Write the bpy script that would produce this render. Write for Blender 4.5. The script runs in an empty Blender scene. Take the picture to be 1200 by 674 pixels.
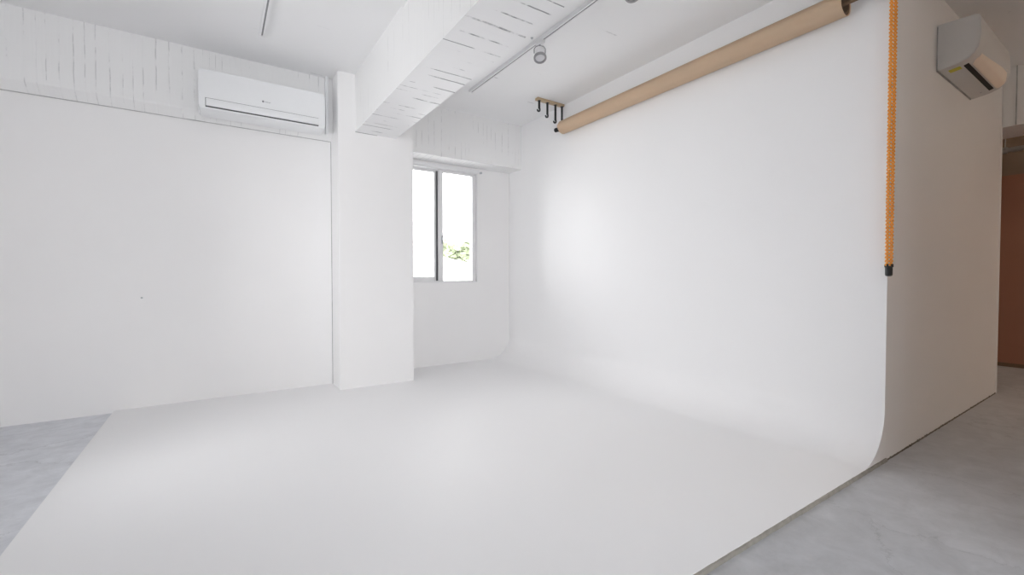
import bpy, bmesh, math, random
from mathutils import Vector, Matrix
random.seed(7)
C = bpy.context.scene.collection
PI = math.pi

# ------------------------------------------------------------------ room numbers (metres, camera eye at 0,0,1.1)
ZC = 3.07            # ceiling
YB = 4.78            # back wall on the left
YA = 5.06            # alcove window wall
XL = -1.345          # left wall
XR = 3.31            # cyclorama wall
YE = 0.966           # end of the partition
XE = 6.19            # far edge of the partition
XF = 8.17            # red wall far right
YR = -4.0            # wall behind the camera

# ------------------------------------------------------------------ mesh helpers
def quad_box(bm, x0, x1, y0, y1, z0, z1, mi=0):
    v = [bm.verts.new(p) for p in ((x0,y0,z0),(x1,y0,z0),(x1,y1,z0),(x0,y1,z0),(x0,y0,z1),(x1,y0,z1),(x1,y1,z1),(x0,y1,z1))]
    fs = []
    for q in ((0,3,2,1),(4,5,6,7),(0,1,5,4),(1,2,6,5),(2,3,7,6),(3,0,4,7)):
        f = bm.faces.new([v[i] for i in q]); f.material_index = mi; fs.append(f)
    return v, fs

def rbox(bm, x0, x1, y0, y1, z0, z1, r=0.003, seg=2):
    """box with rounded edges"""
    t = bmesh.new()
    quad_box(t, x0, x1, y0, y1, z0, z1)
    if r > 0:
        bmesh.ops.bevel(t, geom=t.edges[:], offset=r, segments=seg, affect='EDGES', profile=0.5)
    merge(bm, t)

def merge(bm, t, mat=None):
    me = bpy.data.meshes.new('tmp'); t.to_mesh(me); t.free()
    if mat is not None: me.transform(mat)
    bm.from_mesh(me); bpy.data.meshes.remove(me)

def prism(bm, pts, a0, a1, axis='X', mi=0):
    """pts: closed outline in the two other axes (in order y,z / x,z / x,y), extruded along axis"""
    def mk(p, a):
        if axis == 'X': return (a, p[0], p[1])
        if axis == 'Y': return (p[0], a, p[1])
        return (p[0], p[1], a)
    A = [bm.verts.new(mk(p, a0)) for p in pts]; B = [bm.verts.new(mk(p, a1)) for p in pts]
    fs = [bm.faces.new(A), bm.faces.new(B[::-1])]
    n = len(pts)
    for i in range(n):
        fs.append(bm.faces.new([A[i], B[i], B[(i+1) % n], A[(i+1) % n]]))
    for f in fs: f.material_index = mi
    return fs

def frame_of(d):
    d = d.normalized()
    a = Vector((0,0,1)) if abs(d.z) < 0.9 else Vector((1,0,0))
    u = d.cross(a).normalized(); w = d.cross(u).normalized()
    return u, w

def tube(bm, path, r, n=12, caps=True, closed=False):
    path = [Vector(p) for p in path]; m = len(path); rings = []
    u = None
    for i, p in enumerate(path):
        if closed: d = path[(i+1) % m] - path[i-1]
        else: d = path[min(i+1, m-1)] - path[max(i-1, 0)]
        d.normalize()
        if u is None: u, w = frame_of(d)
        else:
            u = (u - d*u.dot(d)).normalized(); w = d.cross(u).normalized()
        rr = r[i] if isinstance(r, (list, tuple)) else r
        rings.append([bm.verts.new(p + (u*math.cos(2*PI*k/n) + w*math.sin(2*PI*k/n))*rr) for k in range(n)])
    for i in range(m if closed else m-1):
        a, b = rings[i], rings[(i+1) % m]
        for k in range(n):
            bm.faces.new([a[k], a[(k+1) % n], b[(k+1) % n], b[k]])
    if caps and not closed:
        bm.faces.new(rings[0][::-1]); bm.faces.new(rings[-1])

def lathe(bm, prof, origin, axis, n=32):
    """prof: list of (radius, distance along axis)"""
    o = Vector(origin); d = Vector(axis).normalized(); u, w = frame_of(d)
    rings = []
    for r, t in prof:
        if r < 1e-6: rings.append([bm.verts.new(o + d*t)])
        else: rings.append([bm.verts.new(o + d*t + (u*math.cos(2*PI*k/n) + w*math.sin(2*PI*k/n))*r) for k in range(n)])
    for a, b in zip(rings, rings[1:]):
        for k in range(n):
            q = [a[k % len(a)], a[(k+1) % len(a)], b[(k+1) % len(b)], b[k % len(b)]]
            q2 = []
            for v in q:
                if v not in q2: q2.append(v)
            if len(q2) > 2: bm.faces.new(q2)

def obj(name, bm, mats, parent=None, smooth=35):
    bmesh.ops.recalc_face_normals(bm, faces=bm.faces[:])
    me = bpy.data.meshes.new(name); bm.to_mesh(me); bm.free()
    for m in (mats if isinstance(mats, (list, tuple)) else [mats]): me.materials.append(m)
    if smooth:
        me.shade_smooth(); me.set_sharp_from_angle(angle=math.radians(smooth))
    o = bpy.data.objects.new(name, me); C.objects.link(o)
    if parent is not None:
        o.parent = parent; o.matrix_parent_inverse = parent.matrix_world.inverted() if False else Matrix.Translation(-parent.location)
    return o

def tag(o, label=None, cat=None, group=None, kind=None):
    if label: o['label'] = label
    if cat: o['category'] = cat
    if group: o['group'] = group
    if kind: o['kind'] = kind
    return o

def thing(name, label, cat, loc=(0,0,0), group=None):
    o = bpy.data.objects.new(name, None); C.objects.link(o); o.location = loc
    o.empty_display_size = 0.1
    return tag(o, label, cat, group)

def struct(name, bm, mats, label, cat, smooth=0):
    o = obj(name, bm, mats, None, smooth)
    return tag(o, label, cat, None, 'structure')

# ------------------------------------------------------------------ materials
def nodes_of(name):
    m = bpy.data.materials.new(name); m.use_nodes = True
    nt = m.node_tree; b = nt.nodes['Principled BSDF']
    return m, nt, b

def plain(name, col, rough=0.5, metal=0.0, spec=0.5, noise=0.0, bump=0.0, nscale=40, **kw):
    m, nt, b = nodes_of(name); N, L = nt.nodes, nt.links
    b.inputs['Base Color'].default_value = (*col, 1); b.inputs['Roughness'].default_value = rough
    b.inputs['Metallic'].default_value = metal; b.inputs['Specular IOR Level'].default_value = spec
    for k, v in kw.items(): b.inputs[k].default_value = v
    tc = N.new('ShaderNodeTexCoord'); nz = N.new('ShaderNodeTexNoise')
    nz.inputs['Scale'].default_value = nscale; nz.inputs['Detail'].default_value = 4
    L.new(tc.outputs['Object'], nz.inputs['Vector'])
    mx = N.new('ShaderNodeMix'); mx.data_type = 'RGBA'
    mx.inputs['A'].default_value = (*[c*(1-noise) for c in col], 1); mx.inputs['B'].default_value = (*[min(1, c*(1+noise)) for c in col], 1)
    L.new(nz.outputs['Fac'], mx.inputs['Factor']); L.new(mx.outputs['Result'], b.inputs['Base Color'])
    if bump:
        bp = N.new('ShaderNodeBump'); bp.inputs['Strength'].default_value = bump; bp.inputs['Distance'].default_value = 0.004
        L.new(nz.outputs['Fac'], bp.inputs['Height']); L.new(bp.outputs['Normal'], b.inputs['Normal'])
    return m

def paint(name, col, rough=0.55, fine=0.12, soft=0.25, var=0.025):
    """rolled emulsion on plaster: fine stipple, slow waviness, faint colour drift"""
    m, nt, b = nodes_of(name); N, L = nt.nodes, nt.links
    tc = N.new('ShaderNodeTexCoord')
    a = N.new('ShaderNodeTexNoise'); a.inputs['Scale'].default_value = 160; a.inputs['Detail'].default_value = 3
    c = N.new('ShaderNodeTexNoise'); c.inputs['Scale'].default_value = 1.4; c.inputs['Detail'].default_value = 5
    for n in (a, c): L.new(tc.outputs['Object'], n.inputs['Vector'])
    mx = N.new('ShaderNodeMix'); mx.data_type = 'RGBA'
    mx.inputs['A'].default_value = (*[v*(1-var) for v in col], 1); mx.inputs['B'].default_value = (*[min(1, v*(1+var)) for v in col], 1)
    L.new(c.outputs['Fac'], mx.inputs['Factor']); L.new(mx.outputs['Result'], b.inputs['Base Color'])
    b.inputs['Roughness'].default_value = rough; b.inputs['Specular IOR Level'].default_value = 0.3
    b1 = N.new('ShaderNodeBump'); b1.inputs['Strength'].default_value = fine; b1.inputs['Distance'].default_value = 0.002
    b2 = N.new('ShaderNodeBump'); b2.inputs['Strength'].default_value = soft; b2.inputs['Distance'].default_value = 0.01
    L.new(a.outputs['Fac'], b1.inputs['Height']); L.new(c.outputs['Fac'], b2.inputs['Height'])
    L.new(b2.outputs['Normal'], b1.inputs['Normal']); L.new(b1.outputs['Normal'], b.inputs['Normal'])
    return m

def boards(name, col, across, pitch=0.11, lines=0.8, thresh=0.5, depth=0.5, dark=(0.2,0.2,0.21), grain=0.6, blen=40.0, gap=0.05):
    """concrete cast against boards and painted white; open joints are dark cracks.  across = axis over which the boards follow each other"""
    m, nt, b = nodes_of(name); N, L = nt.nodes, nt.links
    def math_(op, a, c=None):
        n = N.new('ShaderNodeMath'); n.operation = op
        for i, v in enumerate((a, c)):
            if v is None: continue
            if hasattr(v, 'is_linked'): L.new(v, n.inputs[i])
            else: n.inputs[i].default_value = v
        return n.outputs[0]
    tc = N.new('ShaderNodeTexCoord'); sp = N.new('ShaderNodeSeparateXYZ'); L.new(tc.outputs['Object'], sp.inputs[0])
    ax = {'X': ('X','Y'), 'Y': ('Y','X')}[across]
    u = sp.outputs[ax[0]]; v = math_('ADD', sp.outputs[ax[1]], sp.outputs['Z'])
    # irregular board widths: shift u by a noise that only depends on u
    n1 = N.new('ShaderNodeTexNoise'); n1.noise_dimensions = '1D'; n1.inputs['Scale'].default_value = 2.3; n1.inputs['Detail'].default_value = 1
    L.new(u, n1.inputs['W'])
    u2 = math_('ADD', u, math_('MULTIPLY', n1.outputs['Fac'], 0.25))
    wob = N.new('ShaderNodeTexNoise'); wob.inputs['Scale'].default_value = 7; wob.inputs['Detail'].default_value = 6
    L.new(tc.outputs['Object'], wob.inputs['Vector'])
    u3 = math_('ADD', u2, math_('MULTIPLY', wob.outputs['Fac'], 0.012))
    cb = N.new('ShaderNodeCombineXYZ'); L.new(v, cb.inputs[0]); L.new(u3, cb.inputs[1])
    br = N.new('ShaderNodeTexBrick'); br.inputs['Scale'].default_value = 1
    br.inputs['Brick Width'].default_value = blen; br.inputs['Row Height'].default_value = pitch
    br.inputs['Mortar Size'].default_value = gap*pitch; br.inputs['Mortar Smooth'].default_value = 0.25
    br.inputs['Color1'].default_value = (0,0,0,1); br.inputs['Color2'].default_value = (1,1,1,1); br.inputs['Mortar'].default_value = (0.3,0.3,0.3,1)
    L.new(cb.outputs[0], br.inputs['Vector'])
    pres = N.new('ShaderNodeTexNoise'); pres.inputs['Scale'].default_value = 3.2; pres.inputs['Detail'].default_value = 5; pres.inputs['Roughness'].default_value = 0.65
    L.new(tc.outputs['Object'], pres.inputs['Vector'])
    rp = N.new('ShaderNodeMapRange'); rp.inputs['From Min'].default_value = thresh; rp.inputs['From Max'].default_value = thresh+0.08
    L.new(pres.outputs['Fac'], rp.inputs['Value'])
    mask = math_('MULTIPLY', math_('MULTIPLY', br.outputs['Fac'], rp.outputs[0]), lines)
    mx = N.new('ShaderNodeMix'); mx.data_type = 'RGBA'; mx.inputs['A'].default_value = (*col, 1); mx.inputs['B'].default_value = (*dark, 1)
    L.new(mask, mx.inputs['Factor']); L.new(mx.outputs['Result'], b.inputs['Base Color'])
    b.inputs['Roughness'].default_value = 0.6; b.inputs['Specular IOR Level'].default_value = 0.3
    # grain runs along the boards
    cg = N.new('ShaderNodeCombineXYZ'); L.new(math_('MULTIPLY', v, 2.5), cg.inputs[0]); L.new(math_('MULTIPLY', u3, 55), cg.inputs[1])
    g = N.new('ShaderNodeTexNoise'); g.inputs['Scale'].default_value = 1; g.inputs['Detail'].default_value = 4; L.new(cg.outputs[0], g.inputs['Vector'])
    bc = N.new('ShaderNodeRGBToBW'); L.new(br.outputs['Color'], bc.inputs[0])
    hgt = math_('SUBTRACT', math_('ADD', math_('MULTIPLY', g.outputs['Fac'], grain), math_('MULTIPLY', bc.outputs[0], 0.5)), math_('MULTIPLY', mask, 1.5))
    bp = N.new('ShaderNodeBump'); bp.inputs['Strength'].default_value = depth; bp.inputs['Distance'].default_value = 0.006
    L.new(hgt, bp.inputs['Height']); L.new(bp.outputs['Normal'], b.inputs['Normal'])
    return m

def concrete(name, base, dark):
    m, nt, b = nodes_of(name); N, L = nt.nodes, nt.links
    tc = N.new('ShaderNodeTexCoord')
    def nz(s, d, r=0.55, dist=0):
        n = N.new('ShaderNodeTexNoise'); n.inputs['Scale'].default_value = s; n.inputs['Detail'].default_value = d
        n.inputs['Roughness'].default_value = r; n.inputs['Distortion'].default_value = dist
        L.new(tc.outputs['Object'], n.inputs['Vector']); return n
    a = nz(1.1, 8, 0.6, 0.6); c = nz(7, 8, 0.7, 0.4); f = nz(60, 5)
    r1 = N.new('ShaderNodeMapRange'); r1.inputs['From Min'].default_value = 0.36; r1.inputs['From Max'].default_value = 0.66
    L.new(a.outputs['Fac'], r1.inputs['Value'])
    m1 = N.new('ShaderNodeMix'); m1.data_type = 'RGBA'; m1.inputs['A'].default_value = (*dark, 1); m1.inputs['B'].default_value = (*base, 1)
    L.new(r1.outputs[0], m1.inputs['Factor'])
    r2 = N.new('ShaderNodeMapRange'); r2.inputs['From Min'].default_value = 0.3; r2.inputs['From Max'].default_value = 0.75
    r2.inputs['To Min'].default_value = 0.84; r2.inputs['To Max'].default_value = 1.12
    L.new(c.outputs['Fac'], r2.inputs['Value'])
    m2 = N.new('ShaderNodeVectorMath'); m2.operation = 'SCALE'
    L.new(m1.outputs['Result'], m2.inputs[0]); L.new(r2.outputs[0], m2.inputs['Scale'])
    # hairline cracks
    vo = N.new('ShaderNodeTexVoronoi'); vo.feature = 'DISTANCE_TO_EDGE'; vo.inputs['Scale'].default_value = 0.9
    wob = N.new('ShaderNodeVectorMath'); wob.operation = 'MULTIPLY_ADD'; wob.inputs[1].default_value = (0.35,0.35,0.0)
    L.new(c.outputs['Color'], wob.inputs[0]); L.new(tc.outputs['Object'], wob.inputs[2]); L.new(wob.outputs[0], vo.inputs['Vector'])
    cr = N.new('ShaderNodeMapRange'); cr.inputs['From Min'].default_value = 0.0; cr.inputs['From Max'].default_value = 0.006
    cr.inputs['To Min'].default_value = 0.82; cr.inputs['To Max'].default_value = 1.0
    L.new(vo.outputs['Distance'], cr.inputs['Value'])
    m3 = N.new('ShaderNodeVectorMath'); m3.operation = 'SCALE'; L.new(m2.outputs[0], m3.inputs[0]); L.new(cr.outputs[0], m3.inputs['Scale'])
    L.new(m3.outputs[0], b.inputs['Base Color'])
    rr = N.new('ShaderNodeMapRange'); rr.inputs['To Min'].default_value = 0.42; rr.inputs['To Max'].default_value = 0.68
    L.new(c.outputs['Fac'], rr.inputs['Value']); L.new(rr.outputs[0], b.inputs['Roughness'])
    b.inputs['Specular IOR Level'].default_value = 0.35
    bp = N.new('ShaderNodeBump'); bp.inputs['Strength'].default_value = 0.12; bp.inputs['Distance'].default_value = 0.004
    L.new(f.outputs['Fac'], bp.inputs['Height']); L.new(bp.outputs['Normal'], b.inputs['Normal'])
    return m

def glass(name):
    m, nt, b = nodes_of(name); N, L = nt.nodes, nt.links
    N.remove(b); out = N['Material Output']
    t = N.new('ShaderNodeBsdfTransparent'); t.inputs[0].default_value = (0.95,0.95,0.95,1)
    g = N.new('ShaderNodeBsdfGlossy'); g.inputs['Roughness'].default_value = 0.02
    fr = N.new('ShaderNodeFresnel'); fr.inputs['IOR'].default_value = 1.45
    mx = N.new('ShaderNodeMixShader'); L.new(fr.outputs[0], mx.inputs[0]); L.new(t.outputs[0], mx.inputs[1]); L.new(g.outputs[0], mx.inputs[2])
    L.new(mx.outputs[0], out.inputs['Surface'])
    return m

def wood(name, c1, c2, axis='X'):
    m, nt, b = nodes_of(name); N, L = nt.nodes, nt.links
    tc = N.new('ShaderNodeTexCoord'); mp = N.new('ShaderNodeMapping')
    mp.inputs['Scale'].default_value = {'X': (3,60,60), 'Y': (60,3,60)}[axis]
    n = N.new('ShaderNodeTexNoise'); n.inputs['Scale'].default_value = 1; n.inputs['Detail'].default_value = 6
    L.new(tc.outputs['Object'], mp.inputs[0]); L.new(mp.outputs[0], n.inputs['Vector'])
    mx = N.new('ShaderNodeMix'); mx.data_type = 'RGBA'; mx.inputs['A'].default_value = (*c1,1); mx.inputs['B'].default_value = (*c2,1)
    L.new(n.outputs['Fac'], mx.inputs['Factor']); L.new(mx.outputs['Result'], b.inputs['Base Color'])
    b.inputs['Roughness'].default_value = 0.6
    return m

WHITE = (0.85, 0.845, 0.845)
M = {}
M['wall'] = paint('white_wall_paint', WHITE)
M['ceil'] = boards('white_ceiling_paint', (0.83,0.83,0.835), 'Y', pitch=0.3, lines=0.45, thresh=0.6, depth=0.12, grain=0.3, gap=0.03)
M['cyc'] = paint('white_cyclorama_paint', (0.86,0.858,0.862), rough=0.55, fine=0.08, soft=0.1, var=0.012)
M['edge'] = plain('raw_platform_edge', (0.31,0.295,0.26), 0.8, noise=0.35, nscale=25)
M['beam_side'] = boards('board_cast_concrete_side', (0.84,0.84,0.835), 'Y', pitch=0.09, lines=0.14, thresh=0.5, depth=0.6)
M['beam_under'] = boards('board_cast_concrete_underside', (0.83,0.83,0.835), 'Y', pitch=0.115, lines=0.8, thresh=0.49, depth=0.8, gap=0.05)
M['beam_back'] = boards('board_cast_concrete_back', (0.83,0.83,0.83), 'X', pitch=0.07, lines=0.28, thresh=0.5, depth=0.8, gap=0.05)
M['concrete'] = concrete('grey_screed', (0.54,0.545,0.56), (0.48,0.485,0.50))
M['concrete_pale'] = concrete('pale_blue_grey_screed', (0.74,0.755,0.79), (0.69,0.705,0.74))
M['plastic'] = plain('white_plastic', (0.80,0.81,0.82), 0.35, noise=0.01)
M['plastic_lit'] = plain('warm_lit_plastic', (0.93,0.81,0.69), 0.4, noise=0.04, nscale=20)  # flap plastic with reflected warm light put into its colour
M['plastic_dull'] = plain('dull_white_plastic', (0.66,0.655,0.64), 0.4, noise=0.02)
M['dark'] = plain('black_recess', (0.012,0.012,0.012), 0.7)
M['dark_gap'] = plain('dark_grey_gap', (0.08,0.08,0.085), 0.7)
M['print'] = plain('grey_print', (0.22,0.23,0.25), 0.5)
M['sticker'] = plain('yellow_sticker', (0.62,0.56,0.03), 0.45, noise=0.05)
M['alu'] = plain('white_aluminium', (0.80,0.80,0.81), 0.35, noise=0.02)
M['alu_grey'] = plain('grey_aluminium', (0.45,0.47,0.49), 0.4, 0.3)
M['track'] = plain('white_track_paint', (0.80,0.80,0.81), 0.4)
M['slot'] = plain('track_slot_grey', (0.26,0.26,0.27), 0.6)
M['lampgrey'] = plain('silver_lamp_ring', (0.36,0.36,0.37), 0.4, 0.4)
M['lens'] = plain('frosted_lamp_lens', (0.7,0.7,0.72), 0.25)
M['black'] = plain('black_metal', (0.014,0.016,0.018), 0.45)
M['rackwood'] = wood('raw_pine', (0.42,0.31,0.19), (0.58,0.45,0.30))
M['paper'] = plain('tan_backdrop_paper', (0.86,0.695,0.51), 0.8, noise=0.03, nscale=6)
M['core'] = plain('brown_cardboard', (0.20,0.13,0.08), 0.85, noise=0.2, nscale=60)
M['orange'] = plain('orange_plastic', (0.95,0.40,0.06), 0.3, noise=0.05)
M['red'] = plain('brown_red_paint', (0.40,0.19,0.125), 0.7, noise=0.06, nscale=3, bump=0.1)
M['brown'] = plain('dull_brown_upper_wall', (0.30,0.22,0.16), 0.8, noise=0.25, nscale=5)
M['steel'] = plain('galvanised_steel', (0.55,0.55,0.55), 0.35, 0.8, noise=0.1)
M['shade_line'] = plain('grey_joint', (0.44,0.44,0.44), 0.8, noise=0.6, nscale=9)
M['glass'] = glass('window_glass')
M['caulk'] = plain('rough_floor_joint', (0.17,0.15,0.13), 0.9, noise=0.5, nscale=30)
M['leaf'] = plain('hedge_leaf', (0.30,0.34,0.22), 0.6, noise=0.25, nscale=2)
M['render_wall'] = plain('pale_render', (0.75,0.75,0.73), 0.8, noise=0.03)
M['pave'] = plain('pale_paving', (0.7,0.7,0.68), 0.8, noise=0.05)
M['warmlamp'] = None

# ------------------------------------------------------------------ the setting
bm = bmesh.new(); quad_box(bm, XL-.3, XF+.3, YR-.3, YA+.3, -.2, 0)
struct('floor', bm, M['concrete'], 'bare grey concrete floor beside the white platform', 'floor')

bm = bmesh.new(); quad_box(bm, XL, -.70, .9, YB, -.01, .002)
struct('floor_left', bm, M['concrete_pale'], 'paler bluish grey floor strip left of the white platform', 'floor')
bm = bmesh.new(); quad_box(bm, XL-.3, XF+.3, YR-.3, YA+.3, ZC, ZC+.25)
struct('ceiling', bm, M['ceil'], 'white painted concrete ceiling of the studio', 'ceiling')

# back wall on the left, the beam cast over it, the column
bm = bmesh.new(); quad_box(bm, XL-.2, .97, YB, YB+.3, 0, ZC)
struct('wall_back', bm, M['wall'], 'white back wall under the wall mounted air conditioner', 'wall')
bm = bmesh.new(); prism(bm, [(YB+.02,2.476),(YB-.008,2.476),(4.715,2.525),(4.703,2.538),(4.70,2.55),(4.70,ZC),(YB+.02,ZC)], XL, .97, 'X')
struct('ceiling_beam', bm, M['beam_back'], 'board marked white beam along the back wall behind the air conditioner', 'beam')
bm = bmesh.new(); quad_box(bm, .97, 1.716, 4.46, YA+.2, 0, ZC)
bmesh.ops.bevel(bm, geom=[e for e in bm.edges if abs(e.verts[0].co.z-e.verts[1].co.z) > 1], offset=.006, segments=2, affect='EDGES')
struct('column', bm, M['wall'], 'square white column standing between the back wall and the window alcove', 'column')

# main beam towards the camera
bm = bmesh.new(); v, fs = quad_box(bm, 1.13, 1.532, YR, 4.47, 2.522, ZC)
fs[0].material_index = 1
struct('ceiling_beam', bm, [M['beam_side'], M['beam_under']], 'deep white beam running from the column overhead with cracked board marks', 'beam')
bm = bmesh.new(); quad_box(bm, XL-.02, 1.14, YR, 3.115, ZC-.03, ZC+.02)
struct('trim_1', bm, M['ceil'], 'slightly lower ceiling strip meeting the overhead beam at the top edge', 'ceiling strip')

bm = bmesh.new(); quad_box(bm, .965, .973, YB-.006, YB+.004, 0, 2.47)
struct('trim_5', bm, M['shade_line'], 'thin grey joint between the back wall and the column', 'joint')
bm = bmesh.new(); quad_box(bm, 1.13, 1.34, 4.455, 4.463, 2.517, 2.524)
struct('trim_6', bm, M['shade_line'], 'thin crack where the overhead beam meets the column', 'joint')
bm = bmesh.new(); quad_box(bm, XL, .968, YB-.0085, YB-.001, 2.4715, 2.4775)
struct('trim_8', bm, M['shade_line'], 'thin grey crack under the board marked beam along the back wall', 'joint')
# window alcove
W0, W1, WZ0, WZ1 = 1.79, 2.812, 1.05, 2.452
bm = bmesh.new()
quad_box(bm, 1.70, W0, YA, YA+.2, 0, ZC); quad_box(bm, W1, XR+.1, YA, YA+.2, 0, ZC)
quad_box(bm, W0, W1, YA, YA+.2, 0, WZ0); quad_box(bm, W0, W1, YA, YA+.2, WZ1, ZC)
struct('wall_alcove', bm, M['wall'], 'white alcove wall around the sliding window', 'wall')
bm = bmesh.new(); quad_box(bm, 1.70, XR+.02, 4.775, YA+.01, 2.512, ZC)
struct('ceiling_beam', bm, M['beam_back'], 'short board marked lintel beam above the sliding window', 'beam')

# the cyclorama: platform, curved foot and wall in one sweep
R = .30; PT = .02
pts = [(-.718,0),(-.718,PT),(XR-R,PT)]
for k in range(1, 25):
    a = k/24*PI/2; pts.append((XR-R+R*math.sin(a), PT+R-R*math.cos(a)))
pts += [(XR,ZC+.01),(XR+.02,ZC+.01),(XR+.02,0)]
bm = bmesh.new(); fs = prism(bm, pts, YE, YA+.01, 'Y')
cyc = struct('wall_right', bm, M['cyc'], 'white cyclorama wall curving down into the white floor platform', 'cyclorama', smooth=30)
# raw rim of the platform along its near edge
bm = bmesh.new()
n = 120; x0, x1 = -.72, XR+.03
top, bot, topb, botb = [], [], [], []
for i in range(n+1):
    x = x0+(x1-x0)*i/n
    j = random.uniform(-.0022,.0022)
    top.append(bm.verts.new((x, YE-.006+j, PT-.004+random.uniform(-.002,.002)))); bot.append(bm.verts.new((x, YE-.010+j*.6, .0)))
    topb.append(bm.verts.new((x, YE+.004, PT-.0015)));
for i in range(n):
    bm.faces.new([top[i],top[i+1],bot[i+1],bot[i]]); bm.faces.new([topb[i],topb[i+1],top[i+1],top[i]])
bm.faces.new([topb[0],top[0],bot[0]]); bm.faces.new([topb[-1],bot[-1],top[-1]])
struct('trim_2', bm, M['edge'], 'raw greyish rim along the near edge of the white platform', 'platform edge')

# partition behind it
bm = bmesh.new(); quad_box(bm, XR+.02, XE, YE, YA+.2, 0, ZC)
struct('wall_end', bm, M['wall'], 'shaded white partition wall carrying the second air conditioner', 'wall')
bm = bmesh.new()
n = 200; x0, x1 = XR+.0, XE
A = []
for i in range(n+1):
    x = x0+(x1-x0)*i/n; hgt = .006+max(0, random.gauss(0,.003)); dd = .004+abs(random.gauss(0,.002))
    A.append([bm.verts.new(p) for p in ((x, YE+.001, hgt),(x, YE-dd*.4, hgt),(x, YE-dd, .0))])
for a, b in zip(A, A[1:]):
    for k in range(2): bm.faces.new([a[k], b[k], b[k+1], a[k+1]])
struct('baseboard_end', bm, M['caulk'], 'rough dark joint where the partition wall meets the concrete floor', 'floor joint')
bm = bmesh.new(); rbox(bm, XE-.02, XE+.012, YE-.006, YE+.03, 0, 2.52, .004)
struct('trim_3', bm, M['wall'], 'thin corner bead on the far edge of the partition wall', 'corner trim')
# beam over the passage
bm = bmesh.new(); quad_box(bm, XE+.01, XE+.5, YR, YA+.2, 2.522, ZC)
struct('ceiling_beam', bm, M['wall'], 'white beam over the passage behind the right air conditioner', 'beam')
bm = bmesh.new(); quad_box(bm, XE+.004, XE+.012, .874, .882, 2.524, ZC)
struct('trim_4', bm, M['shade_line'], 'dark vertical joint in the passage beam', 'joint')

# far wall, rear wall, passage end
bm = bmesh.new(); quad_box(bm, XF, XF+.2, YR, YA+.2, 0.03, 2.37)
struct('wall_far', bm, M['red'], 'brown red wall at the end of the dark passage', 'wall')
bm = bmesh.new(); quad_box(bm, XF, XF+.2, YR, YA+.2, 2.37, ZC)
struct('wall_upper', bm, M['brown'], 'dull brown strip of wall above the brown red wall', 'wall')
bm = bmesh.new(); quad_box(bm, XF-.012, XF+.1, YR, YA+.2, 0, .045)
struct('baseboard_far', bm, M['core'], 'dark skirting under the brown red wall', 'skirting')
RW0, RW1, RZ0, RZ1 = -1.25, 1.4, .5, 2.55
bm = bmesh.new(); quad_box(bm, RW1, XF+.3, YR-.2, YR, 0, ZC); quad_box(bm, XL-.3, RW0, YR-.2, YR, 0, ZC)
quad_box(bm, RW0, RW1, YR-.2, YR, 0, RZ0); quad_box(bm, RW0, RW1, YR-.2, YR, RZ1, ZC)
struct('wall_rear', bm, M['wall'], 'white wall behind the viewer', 'wall')
bm = bmesh.new(); quad_box(bm, 2.6, 2.75, YR-.1, .12, 0, ZC)  # unseen partition, added to keep rear window light off the end wall
struct('wall_light_block', bm, M['wall'], 'added white partition behind the viewer, blocking window light', 'wall')
bm = bmesh.new(); quad_box(bm, XE-.02, XF+.3, YA+.18, YA+.35, 0, ZC)
struct('wall_passage', bm, M['wall'], 'white wall closing the passage', 'wall')

# left wall with two wide windows (outside the picture, they light the room)
LW = [(-3.5,-2.8),(2.7,3.65)]; LZ0, LZ1 = .5, 2.35
bm = bmesh.new()
quad_box(bm, XL-.2, XL, YR-.2, YB+.3, 0, LZ0); quad_box(bm, XL-.2, XL, YR-.2, YB+.3, LZ1, ZC)
ys = [YR-.2] + [y for w in LW for y in w] + [YB+.3]
for i in range(0, len(ys), 2): quad_box(bm, XL-.2, XL, ys[i], ys[i+1], LZ0, LZ1)
struct('wall_left', bm, M['wall'], 'white left wall with two wide windows', 'wall')

def sash(root, x0, x1, z0, z1, y, w, mat):
    bm = bmesh.new(); d = .032
    rbox(bm, x0, x0+w[0], y, y+d, z0, z1, .003); rbox(bm, x1-w[1], x1, y, y+d, z0, z1, .003)
    rbox(bm, x0+w[0]-.002, x1-w[1]+.002, y+.001, y+d-.001, z0, z0+w[2], .003); rbox(bm, x0+w[0]-.002, x1-w[1]+.002, y+.001, y+d-.001, z1-w[3], z1, .003)
    s = obj('sash', bm, mat, root)
    bm = bmesh.new(); quad_box(bm, x0+w[0]-.004, x1-w[1]+.004, y+.013, y+.018, z0+w[2]-.004, z1-w[3]+.004)
    obj('pane', bm, M['glass'], s)
    return s

win = thing('window_1', 'white framed two pane sliding window in the alcove', 'window'); win['kind'] = 'structure'
bm = bmesh.new(); fy0, fy1 = YA-.006, YA+.11
rbox(bm, W0, W0+.02, fy0, fy1, WZ0, WZ1, .002); rbox(bm, W1-.012, W1, fy0, fy1, WZ0, WZ1, .002)
rbox(bm, W0, W1, fy0, fy1, WZ0-.008, WZ0+.006, .002); rbox(bm, W0, W1, fy0, fy1, WZ1-.014, WZ1, .002)
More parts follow.
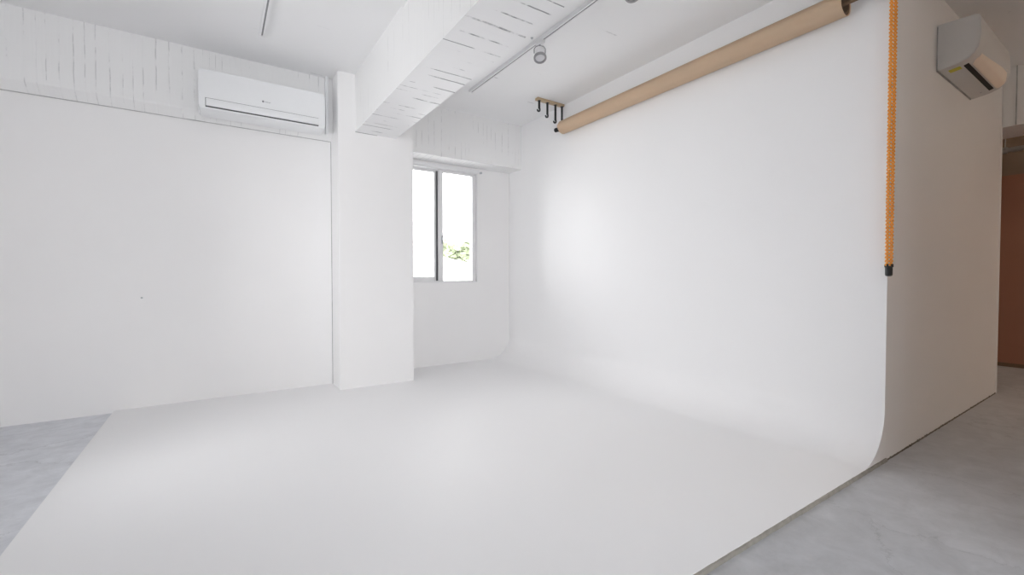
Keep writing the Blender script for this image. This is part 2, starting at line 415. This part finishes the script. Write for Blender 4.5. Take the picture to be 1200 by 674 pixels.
# running rails on the bottom and top track
for yy in (YA+.028, YA+.068):
    quad_box(bm, W0+.01, W1-.01, yy, yy+.004, WZ0+.004, WZ0+.014); quad_box(bm, W0+.01, W1-.01, yy, yy+.004, WZ1-.022, WZ1-.012)
obj('window_frame', bm, M['alu'], win)
sash(win, W0+.02, 2.325, WZ0+.004, WZ1-.016, YA+.066, (.05,.085,.062,.03), M['alu'])
sash(win, 2.282, W1-.014, WZ0+.006, WZ1-.016, YA+.014, (.056,.05,.012,.03), M['alu'])
bm = bmesh.new(); rbox(bm, 2.262, 2.281, YA+.046, YA+.064, WZ0+.016, WZ1-.03, .001)  # dark strip standing in for the shaded side of the inner sash stile
obj('stile_shade', bm, M['dark_gap'], win)
bm = bmesh.new(); rbox(bm, 2.312, 2.330, YA+.004, YA+.016, 1.52, 1.62, .004)
obj('latch', bm, M['alu_grey'], win)
bm = bmesh.new(); rbox(bm, 1.722, 2.832, YA-.02, YA+.002, WZ1-.001, WZ1+.042, .003)
struct('trim_7', bm, M['alu'], 'flat white casing strip over the sliding window', 'casing')
for i, (a, b_) in enumerate(LW):
    w = thing('window_%d' % (i+2), 'wide window in the left wall nearest the %s' % ('viewer' if i == 0 else 'back wall'), 'window'); w['kind'] = 'structure'
    bm = bmesh.new()
    for y0, y1 in ((a, a+.04), ((a+b_)/2-.025, (a+b_)/2+.025), (b_-.04, b_)): rbox(bm, XL-.12, XL-.06, y0, y1, LZ0, LZ1, .003)
    rbox(bm, XL-.12, XL-.06, a, b_, LZ0, LZ0+.04, .003); rbox(bm, XL-.12, XL-.06, a, b_, LZ1-.04, LZ1, .003)
    obj('window_frame', bm, M['alu'], w)
    bm = bmesh.new(); quad_box(bm, XL-.092, XL-.087, a+.03, b_-.03, LZ0+.03, LZ1-.03); obj('pane', bm, M['glass'], w)

w = thing('window_4', 'tall window in the wall behind the viewer', 'window'); w['kind'] = 'structure'
bm = bmesh.new()
for x0, x1 in ((RW0,RW0+.04),(-.025,.025),(RW1-.04,RW1)): rbox(bm, x0, x1, YR-.12, YR-.06, RZ0, RZ1, .003)
rbox(bm, RW0, RW1, YR-.12, YR-.06, RZ0, RZ0+.04, .003); rbox(bm, RW0, RW1, YR-.12, YR-.06, RZ1-.04, RZ1, .003)
obj('window_frame', bm, M['alu'], w)
bm = bmesh.new(); quad_box(bm, RW0+.03, RW1-.03, YR-.092, YR-.087, RZ0+.03, RZ1-.03); obj('pane', bm, M['glass'], w)

# ------------------------------------------------------------------ air conditioners
def ac_profile(D, H):
    """side outline (distance from wall, height) of a split unit"""
    p = [(0, 0.012), (0, H-.006), (.006, H), (D*.86, H-.004), (D*.93, H-.014), (D*.965, H-.035), (D*.992, H*.62), (D, H*.40), (D*.985, H*.26), (D*.94, H*.15), (D*.86, H*.075), (D*.74, H*.03), (D*.55, .002), (.012, 0)]
    return p

# left unit, on the beam
ax0, ax1, az0 = -.118, .862, 2.492; D, H = .215, .343; ay = 4.70
ac = thing('air_conditioner', 'long white air conditioner mounted high on the back wall left of the column', 'air conditioner', ((ax0+ax1)/2, ay, az0), 'wall mounted air conditioners')
def acpt(d, z): return (ay-d, az0+z)
bm = bmesh.new()
prof = [(0,.02),(0,H-.012),(.01,H-.001),(D*.78,H-.001),(D*.9,H-.008),(D*.96,H-.03),(D*.975,H*.5),(D*.975,.075),(D*.95,.045),(D*.86,.018),(D*.7,.004),(.02,0)]
prism(bm, [acpt(d,z) for d,z in prof], ax0, ax1, 'X')
ends = [e for e in bm.edges if abs(e.verts[0].co.x-e.verts[1].co.x) < 1e-6]
bmesh.ops.bevel(bm, geom=ends, offset=.012, segments=3, affect='EDGES')
body = obj('body', bm, M['plastic'], ac)
# smooth front cover with rounded corners
def round_rect(x0, x1, z0, z1, r, n=6):
    pts = []
    for cx, cz, a0 in ((x1-r,z0+r,-PI/2),(x1-r,z1-r,0),(x0+r,z1-r,PI/2),(x0+r,z0+r,PI)):
        for k in range(n+1):
            a = a0+k/n*PI/2; pts.append((cx+r*math.cos(a), cz+r*math.sin(a)))
    return pts
bm = bmesh.new()
outl = round_rect(ax0+.003, ax1-.003, az0+.012, az0+H-.01, .028)
fy = ay-D*.975
prism(bm, outl, fy-.007, fy+.004, 'Y')
bmesh.ops.bevel(bm, geom=[e for e in bm.edges if e.verts[0].co.y < fy-.006 and e.verts[1].co.y < fy-.006], offset=.004, segments=2, affect='EDGES')
panel = obj('front_panel', bm, M['plastic'], ac)
lx0, lx1, lz0, lz1 = ax0+.052, ax1-.062, az0+.036, az0+.098
bm = bmesh.new(); rbox(bm, lx0-.004, lx1+.001, fy-.0085, fy-.003, lz0-.011, lz1+.004, .002)
obj('outlet', bm, M['dark_gap'], ac)
bm = bmesh.new(); t = bmesh.new()
rbox(bm, lx0, lx1, fy-.0145, fy-.006, lz0, lz1, .003)
obj('louvre', bm, M['plastic'], ac)
# small printed mark: a round badge and short lettering strokes
bm = bmesh.new(); gx, gz = .349, az0+.158; gy = fy-.0078
lathe(bm, [(0,0),(.0085,0),(.0085,.001),(0,.001)], (gx, gy+.0009, gz), (0,-1,0), 20)
x = gx+.016
for w, h0, h1 in ((.005,0,.010),(.006,0,.007),(.006,0,.007),(.005,-.003,.007),(.006,0,.007)):
    for (a, b_, c, d) in ((x, x+.0016, h0, h1), (x, x+w, h0, h0+.0015), (x+w-.0016, x+w, h0, min(h1,.007))):
        quad_box(bm, a, b_, gy-.0003, gy+.0009, gz-.004+c, gz-.004+d)
    x += w+.0035
obj('badge', bm, M['print'], ac, 0)
bm = bmesh.new(); rbox(bm, ax1+.035, ax1+.062, ay-.05, ay+.002, az0+.02, ZC, .004)
tag(obj('pipe_cover', bm, M['plastic']), 'slim white pipe cover between the long air conditioner and the column', 'pipe cover')

# right unit on the partition, seen from its end and from below
bx0, bx1, bz0 = 4.165, 5.06, 2.532; D2, H2 = .215, .315; by = YE
ac2 = thing('air_conditioner', 'white air conditioner seen from below on the shaded partition, yellow sticker underneath', 'air conditioner', ((bx0+bx1)/2, by, bz0), 'wall mounted air conditioners')
P2 = [(0,.012),(0,H2-.004),(.004,H2),(D2*.90,H2-.012),(D2*.955,H2-.022),(D2*.985,H2-.05),(D2,H2*.56),(D2*.985,H2*.40),(D2*.95,H2*.29),(D2*.88,H2*.19),(D2*.74,H2*.10),(D2*.5,H2*.04),(D2*.2,.004),(.012,0)]
bm = bmesh.new(); prism(bm, [(by-d, bz0+z) for d,z in P2], bx0, bx1, 'X')
ends = [e for e in bm.edges if abs(e.verts[0].co.x-e.verts[1].co.x) < 1e-6]
bmesh.ops.bevel(bm, geom=ends, offset=.006, segments=2, affect='EDGES')
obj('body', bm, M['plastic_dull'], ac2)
bm = bmesh.new(); rbox(bm, bx0+.004, bx1-.004, by-.006, by+.001, bz0-.003, bz0+H2*.96, .002)
obj('mounting_plate', bm, M['shade_line'], ac2)
def under(name, x0, x1, d0, d1, mat, thick=.004, lift=.0, pts=None, r=.0):
    """a plate lying on the curved underside between depths d0 and d1"""
    def zat(d):
        lo = [(P2[k], P2[k+1]) for k in range(6, len(P2)-1)]
        for (a, b_) in lo:
            if b_[0] <= d <= a[0]:
                t = (d-b_[0])/(a[0]-b_[0]); return b_[1]+(a[1]-b_[1])*t
        return 0
    bm = bmesh.new()
    if pts is None: pts = [(x0,d0),(x1,d0),(x1,d1),(x0,d1)]
    # subdivide along depth so it follows the curve
    n = 8
    rows = []
    dmin, dmax = min(p[1] for p in pts), max(p[1] for p in pts)
    def span(d):
        xs = []
        for (xa,da),(xb,db) in zip(pts, pts[1:]+pts[:1]):
            if da == db:
                if abs(d-da) < 1e-9: xs += [xa,xb]
            elif min(da,db)-1e-9 <= d <= max(da,db)+1e-9: xs.append(xa+(xb-xa)*(d-da)/(db-da))
        return min(xs), max(xs)
    for i in range(n+1):
        d = dmin+(dmax-dmin)*i/n; a, b_ = span(d); z = bz0+zat(d)-lift
        rows.append([bm.verts.new((a,by-d,z-thick)), bm.verts.new((b_,by-d,z-thick)), bm.verts.new((b_,by-d,z+.001)), bm.verts.new((a,by-d,z+.001))])
    for p, q in zip(rows, rows[1:]):
        for k in range(4): bm.faces.new([p[k], p[(k+1)%4], q[(k+1)%4], q[k]])
    bm.faces.new(rows[0]); bm.faces.new(rows[-1][::-1])
    return obj(name, bm, mat, ac2)
under('outlet', bx0+.09, bx1-.08, .118, .142, M['dark'], .002)
under('louvre', 0, 0, 0, 0, M['plastic_lit'], .005, pts=[(bx0+.11,.17),(bx0+.14,.152),(bx1-.06,.152),(bx1-.03,.168),(bx1-.03,.196),(bx1-.09,.2125),(bx0+.13,.2)])
under('sticker', bx0+.07, bx0+.13, .045, .104, M['sticker'], .0012)
bm = bmesh.new(); lathe(bm, [(0,0),(.012,0),(.012,.003),(.009,.003),(.008,.0015),(0,.0015)], (bx0+.001, by-.035, bz0+.055), (-1,0,0), 20)
obj('screw_cap', bm, M['plastic_dull'], ac2)
bm = bmesh.new(); lathe(bm, [(0,0),(.006,0),(.005,.003),(0,.003)], (bx1-.12, by-.08, bz0+.004), (0,0,-1), 12)
obj('screw', bm, M['alu_grey'], ac2)

# ------------------------------------------------------------------ lighting tracks and spots
def track(name, label, x, y0, y1, w=.036, h=.03):
    t = thing(name, label, 'lighting track', (x, y1, ZC-h), 'ceiling lighting tracks')
    z0, z1 = ZC-h, ZC
    if x < 1: z1 = ZC
    bm = bmesh.new(); s = .012
    # C-shaped extrusion with an open slot underneath
    o_ = [(x-w/2,z1),(x-w/2,z0),(x-s/2,z0),(x-s/2,z0+.02),(x+s/2,z0+.02),(x+s/2,z0),(x+w/2,z0),(x+w/2,z1)]
    prism(bm, o_, y0, y1, 'Y'); obj('rail', bm, M['track'], t, 0)
    bm = bmesh.new(); quad_box(bm, x-s/2+.0005, x+s/2-.0005, y0+.01, y1-.02, z0+.003, z0+.0195); obj('conductor', bm, M['slot'], t, 0)
    bm = bmesh.new(); rbox(bm, x-w/2-.0015, x+w/2+.0015, y1-.012, y1+.004, z0-.0015, z1, .002); obj('end_cap', bm, M['track'], t)
    return t
track('lighting_track', 'white ceiling track at the top left above the long air conditioner', .317, 3.2, 4.12, .040)
track('lighting_track', 'white ceiling track carrying the spotlights, right of the overhead beam', 2.232, -1.5, 4.15, .036)

def spotlight(y, label):
    x = 2.232; zt = ZC-.03
    s = thing('spotlight', label, 'spotlight', (x, y, zt), 'track spotlights')
    bm = bmesh.new(); rbox(bm, x-.017, x+.017, y-.05, y+.035, zt-.022, zt+.004, .004); obj('adapter', bm, M['track'], s)
    piv = Vector((x, y, zt-.088)); ax = Vector((-.18,-.34,-.93)).normalized()
    side = Vector((.83,-.55,0)).normalized()
    # U bracket
    bm = bmesh.new()
    tube(bm, [(x,y,zt-.018),(x,y,zt-.03)], .009, 12)
    top = Vector((x,y,zt-.028))
    path = [piv-side*.046, piv-side*.046+Vector((0,0,.035)), top-side*.03+Vector((0,0,-.004)), top, top+side*.03+Vector((0,0,-.004)), piv+side*.046+Vector((0,0,.035)), piv+side*.046]
    tube(bm, path, .0045, 8)
    obj('bracket', bm, M['lampgrey'], s)
    b0 = piv-ax*.045
    bm = bmesh.new()
    lathe(bm, [(0,0),(.028,0),(.034,.004),(.036,.02),(.036,.035),(.033,.037),(.033,.041),(.037,.043),(.040,.060),(.044,.082),(.048,.088),(0,.088)], b0, ax, 36); obj('housing', bm, M['track'], s)
    bm = bmesh.new()
    lathe(bm, [(.046,.084),(.051,.086),(.053,.092),(.053,.104),(.050,.108),(.041,.108),(.038,.100),(.038,.094),(.046,.088)], b0, ax, 36); obj('ring', bm, M['lampgrey'], s)
    bm = bmesh.new(); lathe(bm, [(.040,.092),(.040,.097),(.03,.101),(.015,.103),(0,.1035)], b0, ax, 36); obj('lens', bm, M['lens'], s)
    return s
spotlight(2.955, 'white spotlight with grey ring hanging under the ceiling track')
spotlight(1.98, 'white spotlight at the top edge, on the track nearer the viewer')

# ------------------------------------------------------------------ hook racks, paper roll, chain
RX, RZ, RR = 3.222, 2.780, .074
def rack(y, label, xs, zs, ywid=.055):
    x0, x1 = 2.925, 3.30
    t = thing('hook_rack', label, 'hook rack', ((x0+x1)/2, y, ZC), 'backdrop hook racks')
    bm = bmesh.new(); rbox(bm, x0, x1, y-ywid/2, y+ywid/2, ZC-.024, ZC+.001, .002); obj('board', bm, M['rackwood'], t)
    for k4, (x, z) in enumerate(zip(xs, zs)):
        bm = bmesh.new(); w = .014
        top = ZC-.022
        ro, ri = (.022, .0085) if k4 < 3 else (.026, .0145)
        cx, cz = (x-.008, z+.019) if k4 < 3 else (RX, RZ)
        # flat bar with a sideways J at its foot; the last J carries the axle of the roll
        rbox(bm, x-w, x+w, y-.0025, y+.0025, cz+.011, top, .0015)
        rbox(bm, x-w, x+w, y-.02, y+.02, top-.004, top, .001)
        outer, inner = [], []
        for k in range(13):
            a = 0.15-k/12*(PI+.35)
            outer.append((cx+ro*math.cos(a), cz+ro*math.sin(a))); inner.append((cx+ri*math.cos(a), cz+ri*math.sin(a)))
        poly = [(x+w, cz+.017)] + ([(x+w, cz-.004)] if k4 == 3 else []) + outer + inner[::-1] + [(x-.001 if k4 < 3 else cx+ri, cz+.017)]
        prism(bm, poly, y-.006, y+.006, 'Y')
        obj('hook', bm, M['black'], t)
    return t
rack(3.93, 'pine board with four black ceiling hooks at the far end of the paper roll', (2.962,3.075,3.19,3.284), (2.925,2.882,2.842,2.785))
rack(1.02, 'ceiling hook rack over the near end of the paper roll, at the top edge', (2.962,3.075,3.19,3.284), (2.925,2.882,2.842,2.785))

Y0, Y1 = 1.165, 3.845
roll = thing('paper_roll', 'long tan backdrop paper roll hung along the top of the cyclorama', 'paper roll', (RX,(Y0+Y1)/2,RZ))
# spiral of paper: the free edge lies on the upper front of the roll
bm = bmesh.new(); n = 72; turns = 2.0
a_end = math.radians(170)      # where the outer edge ends (0 = +X towards wall, 90 = up)
sp = []
for i in range(int(n*turns)+1):
    a = a_end + 2*PI*i/n; r = RR - .0035*i/n
    if i < 5: r += .006*(1-i/5)
    sp.append((RX+r*math.cos(a), RZ+r*math.sin(a)))
rin = RR-.012
inner = []
for i in range(int(n*turns)+1):
    a = a_end + 2*PI*turns - 2*PI*i/n
    inner.append(None)
# strip extruded along Y with thickness
A0 = [bm.verts.new((x, Y0, z)) for x, z in sp]; A1 = [bm.verts.new((x, Y1, z)) for x, z in sp]
for i in range(len(sp)-1): bm.faces.new([A0[i], A0[i+1], A1[i+1], A1[i]])
bmesh.ops.solidify(bm, geom=bm.faces[:], thickness=.0016)
obj('paper', bm, M['paper'], roll, 40)
bm = bmesh.new(); lathe(bm, [(.050,0),(.066,0),(.066,Y1-Y0-.004),(.050,Y1-Y0-.004),(.050,0)], (RX,Y0+.004,RZ), (0,1,0), 48)
obj('core_tube', bm, M['core'], roll)
bm = bmesh.new()
lathe(bm, [(0,0),(.012,0),(.012,.265),(.03,.27),(.049,.275),(.049,.305),(0,.305)], (RX,Y0-.185,RZ), (0,1,0), 28)
obj('near_plug', bm, M['core'], roll)
bm = bmesh.new()
lathe(bm, [(0,0),(.02,0),(.024,.004),(.024,.02),(.012,.024),(.012,.085),(.049,.09),(.049,.165),(0,.165)], (RX,Y1+.125,RZ), (0,-1,0), 28)
obj('axle_knob', bm, M['black'], roll)

# orange loop chain
CX, CY, ZT, ZB = 3.262, .945, 2.80, 1.166
chain = thing('pull_chain', 'orange plastic loop chain hanging at the edge of the cyclorama', 'chain', (CX, CY, ZB-.06))
def link(bm, c, L, W, r, ang, n=20, k=8):
    """oval link standing upright, turned by ang about z"""
    ux = Vector((math.cos(ang), math.sin(ang), 0)); pts = []
    s = (L-W)/2
    for i in range(n):
        a = 2*PI*i/n
        pts.append(Vector(c) + ux*((W/2-r)*math.cos(a)) + Vector((0,0,((W/2-r)*math.sin(a)) + (s if math.sin(a) > 1e-6 else -s if math.sin(a) < -1e-6 else 0))))
    tube(bm, pts, r, k, closed=True)
pitch = .0106
va = math.atan2(-.552, .834)   # links turned to face the studio
for sgn, nm in ((-1,'strand'),(1,'strand')):
    bm = bmesh.new(); x = CX+sgn*.0125; y = CY-sgn*.006
    k = 0; z = ZB+.012
    while z < ZT:
        base = va
        link(bm, (x,y,z), .0205, (.027 if k % 2 == 0 else .014), (.0038 if k % 2 == 0 else .0045), base if k % 2 == 0 else base+PI/2, n=16, k=6)
        z += pitch; k += 1
    obj(nm, bm, M['orange'], chain, 60)
bm = bmesh.new()
rbox(bm, -.0175, .0175, -.013, .013, 0, .06, .010, 3)
me = bpy.data.meshes.new('t'); bm.to_mesh(me); bm.free(); me.transform(Matrix.Translation((CX,CY,ZB-.056)) @ Matrix.Rotation(va, 4, 'Z'))
bm = bmesh.new(); bm.from_mesh(me); bpy.data.meshes.remove(me)
# bottom wheel fork: two ears either side of the loop
for s in (-1, 1):
    t = bmesh.new(); rbox(t, -.004, .004, -.012, .012, 0, .02, .003)
    merge(bm, t, Matrix.Translation((CX,CY,ZB-.004)) @ Matrix.Rotation(va, 4, 'Z') @ Matrix.Translation((s*.0145,0,.0)))
obj('weight', bm, M['black'], chain)['label'] = 'black weight at the foot of the loop'
# drive wheel above the picture carrying the loop, fixed to the rack
bm = bmesh.new(); lathe(bm, [(0,0),(.028,0),(.028,.006),(.02,.010),(.02,.018),(.028,.022),(.028,.028),(0,.028)], (CX, CY-.014, ZT+.004), (0,1,0), 28)
rbox(bm, CX-.012, CX+.012, CY+.012, 1.012, ZT-.008, ZT+.016, .003)
obj('drive_wheel', bm, M['black'], chain)

# ------------------------------------------------------------------ small things on the walls
bm = bmesh.new()
lathe(bm, [(0,0),(.013,0),(.013,.004),(.008,.006),(.008,.034),(.014,.038),(.014,.046),(0,.048)], (2.858,YA,2.462), (-.25,-1,-.2), 16)
tag(obj('curtain_hook', bm, M['alu_grey']), 'small grey metal hook on the wall at the top right of the window', 'hook')
bm = bmesh.new(); lathe(bm, [(0,0),(.008,0),(.008,.003),(.005,.005),(.0,.006)], (-.53,YB+.001,.935), (0,-1,0), 14)
tag(obj('screw_head', bm, M['alu_grey']), 'tiny grey screw head in the middle of the back wall', 'screw')
bm = bmesh.new(); tube(bm, [(-1.325,YB-.004,2.30),(-1.325,YB-.004,2.44)], .006, 8)
tag(obj('cable_stub', bm, M['plastic']), 'short white cable stub under the beam at the left corner', 'cable')
bm = bmesh.new(); lathe(bm, [(0,0),(.012,0),(.010,.004),(.004,.006),(.004,.012),(0,.012)], (2.17,2.98,ZC), (0,0,-1), 14)
tag(obj('ceiling_anchor', bm, M['alu_grey']), 'small grey screw anchor on the ceiling beside the spotlight', 'screw anchor')

# passage ceiling: duct, pipe, lamp
bm = bmesh.new(); rbox(bm, 6.9, 7.2, YR+.2, YA, 2.62, 2.80, .01)
for y in (-2.5,-.5,1.1,2.5,4):
    for x in (6.93,7.17): tube(bm, [(x,y,2.79),(x,y,ZC)], .006, 8)
tag(obj('ceiling_duct', bm, M['wall']), 'pale square duct under the passage ceiling behind the beam', 'duct')
bm = bmesh.new(); tube(bm, [(7.75,y,2.60) for y in (YR+.2, 0, 1, YA)], .03, 14)
for y in (.2, 1.18, 2.3): tube(bm, [(7.75,y-.02,2.60),(7.75,y+.02,2.60)], .04, 14); tube(bm, [(7.75,y,2.6),(7.75,y,ZC)], .008, 8)
tag(obj('ceiling_pipe', bm, M['steel']), 'galvanised pipe running high in front of the brown red wall', 'pipe')

lampm, nt, b = nodes_of('warm_lamp_glow'); b.inputs['Emission Color'].default_value = (1,.62,.32,1); b.inputs['Emission Strength'].default_value = 6
def ceiling_lamp(x, y, label):
    lamp = thing('ceiling_lamp', label, 'lamp', (x,y,ZC), 'round passage lamps')
    bm = bmesh.new(); lathe(bm, [(0,0),(.16,0),(.16,.03),(.15,.04),(.14,.04)], (x,y,ZC), (0,0,-1), 40); obj('base', bm, M['plastic'], lamp)
    bm = bmesh.new(); lathe(bm, [(.145,.035),(.14,.06),(.10,.085),(.05,.095),(0,.098)], (x,y,ZC), (0,0,-1), 40); obj('diffuser', bm, lampm, lamp)
ceiling_lamp(5.2, -2.4, 'round warm ceiling lamp beside the partition with the second air conditioner')
ceiling_lamp(7.45, -1.0, 'round warm ceiling lamp over the passage to the brown red wall')

# ------------------------------------------------------------------ outside the alcove window
bm = bmesh.new(); quad_box(bm, -20, 40, YA+.6, 60, -.6, -.3)
struct('ground_outside', bm, M['pave'], 'pale ground outside the alcove window', 'ground')
bm = bmesh.new(); prism(bm, [(4.6,-.3),(4.6,1.75),(8.2,1.1),(8.2,-.3)], 11.0, 11.25, 'Y')
tag(obj('outside_ramp', bm, M['render_wall'], None, 0), 'pale sloping wall outside the right pane of the window', 'outside wall')
hedge = thing('outside_hedge', 'pale green hedge outside behind the sloping wall, seen through the right pane', 'hedge', (6.2,12.2,-.3))
bm = bmesh.new()
for i in range(10000):
    x = random.uniform(5.55,8.6); lim = 2.6-.42*(x-5.0)+.25*math.sin(x*5)+.12*math.sin(x*13)
    z = random.uniform(-.3, max(.4,lim)); y = random.uniform(11.8,12.6)
    d = Vector((random.gauss(0,1),random.gauss(0,1),random.gauss(0,1))).normalized(); u, w = frame_of(d); c = Vector((x,y,z)); s = random.uniform(.07,.13)
    bm.faces.new([bm.verts.new(c+u*s), bm.verts.new(c+w*s*.5), bm.verts.new(c-u*s), bm.verts.new(c-w*s*.5)])
obj('foliage', bm, M['leaf'], hedge, 0)
bm = bmesh.new()
for i in range(12):
    x = 5.65+i*.25; tube(bm, [(x,12.2,-.3),(x+.05,12.2,.5),(x+random.uniform(-.1,.1),12.2,max(.6,2.0-.42*(x-5)))], .02, 6)
obj('stem', bm, M['core'], hedge)

# ------------------------------------------------------------------ light
w = bpy.data.worlds.new('overcast'); bpy.context.scene.world = w; w.use_nodes = True
bg = w.node_tree.nodes['Background']; bg.inputs[0].default_value = (.98,.985,1.0,1); bg.inputs[1].default_value = 9.6
def portal(name, loc, rot, sx, sy):
    l = bpy.data.lights.new(name, 'AREA'); l.shape = 'RECTANGLE'; l.size = sx; l.size_y = sy
    l.cycles.is_portal = True
    o = bpy.data.objects.new(name, l); C.objects.link(o); o.location = loc; o.rotation_euler = rot
for i, (a, b_) in enumerate(LW):
    portal('daylight_portal', (XL-.15,(a+b_)/2,(LZ0+LZ1)/2), (0,-PI/2,0), LZ1-LZ0, b_-a)
portal('daylight_portal', ((W0+W1)/2,YA+.15,(WZ0+WZ1)/2), (-PI/2,0,0), W1-W0, WZ1-WZ0)
portal('daylight_portal', ((RW0+RW1)/2,YR-.15,(RZ0+RZ1)/2), (PI/2,0,0), RW1-RW0, RZ1-RZ0)
for loc, e in (((5.2,-2.4,ZC-.22), 24), ((7.45,-1.0,ZC-.22), 26)):
    pl = bpy.data.lights.new('lamp_bulb', 'POINT'); pl.energy = e; pl.color = (1,.85,.68); pl.shadow_soft_size = .12
    po = bpy.data.objects.new('lamp_bulb', pl); C.objects.link(po); po.location = loc

# ------------------------------------------------------------------ camera
f = 520.1
th = math.atan((600-255.35)/math.hypot(f,11.1)); dl = math.atan(11.1/f)
cam = bpy.data.cameras.new('camera'); co = bpy.data.objects.new('camera', cam); C.objects.link(co)
cam.sensor_fit = 'HORIZONTAL'; cam.sensor_width = 36; cam.lens = f*36/1200; cam.clip_start = .02
co.location = (0,0,1.1); co.rotation_euler = (PI/2-dl, 0, -th)
sc = bpy.context.scene; sc.camera = co
sc.view_settings.view_transform = 'Standard'; sc.view_settings.look = 'None'; sc.view_settings.gamma = 1
sc.view_settings.use_curve_mapping = False
sc.view_settings.exposure = 0.0
sc.cycles.max_bounces = 16; sc.cycles.diffuse_bounces = 10; sc.cycles.transparent_max_bounces = 12
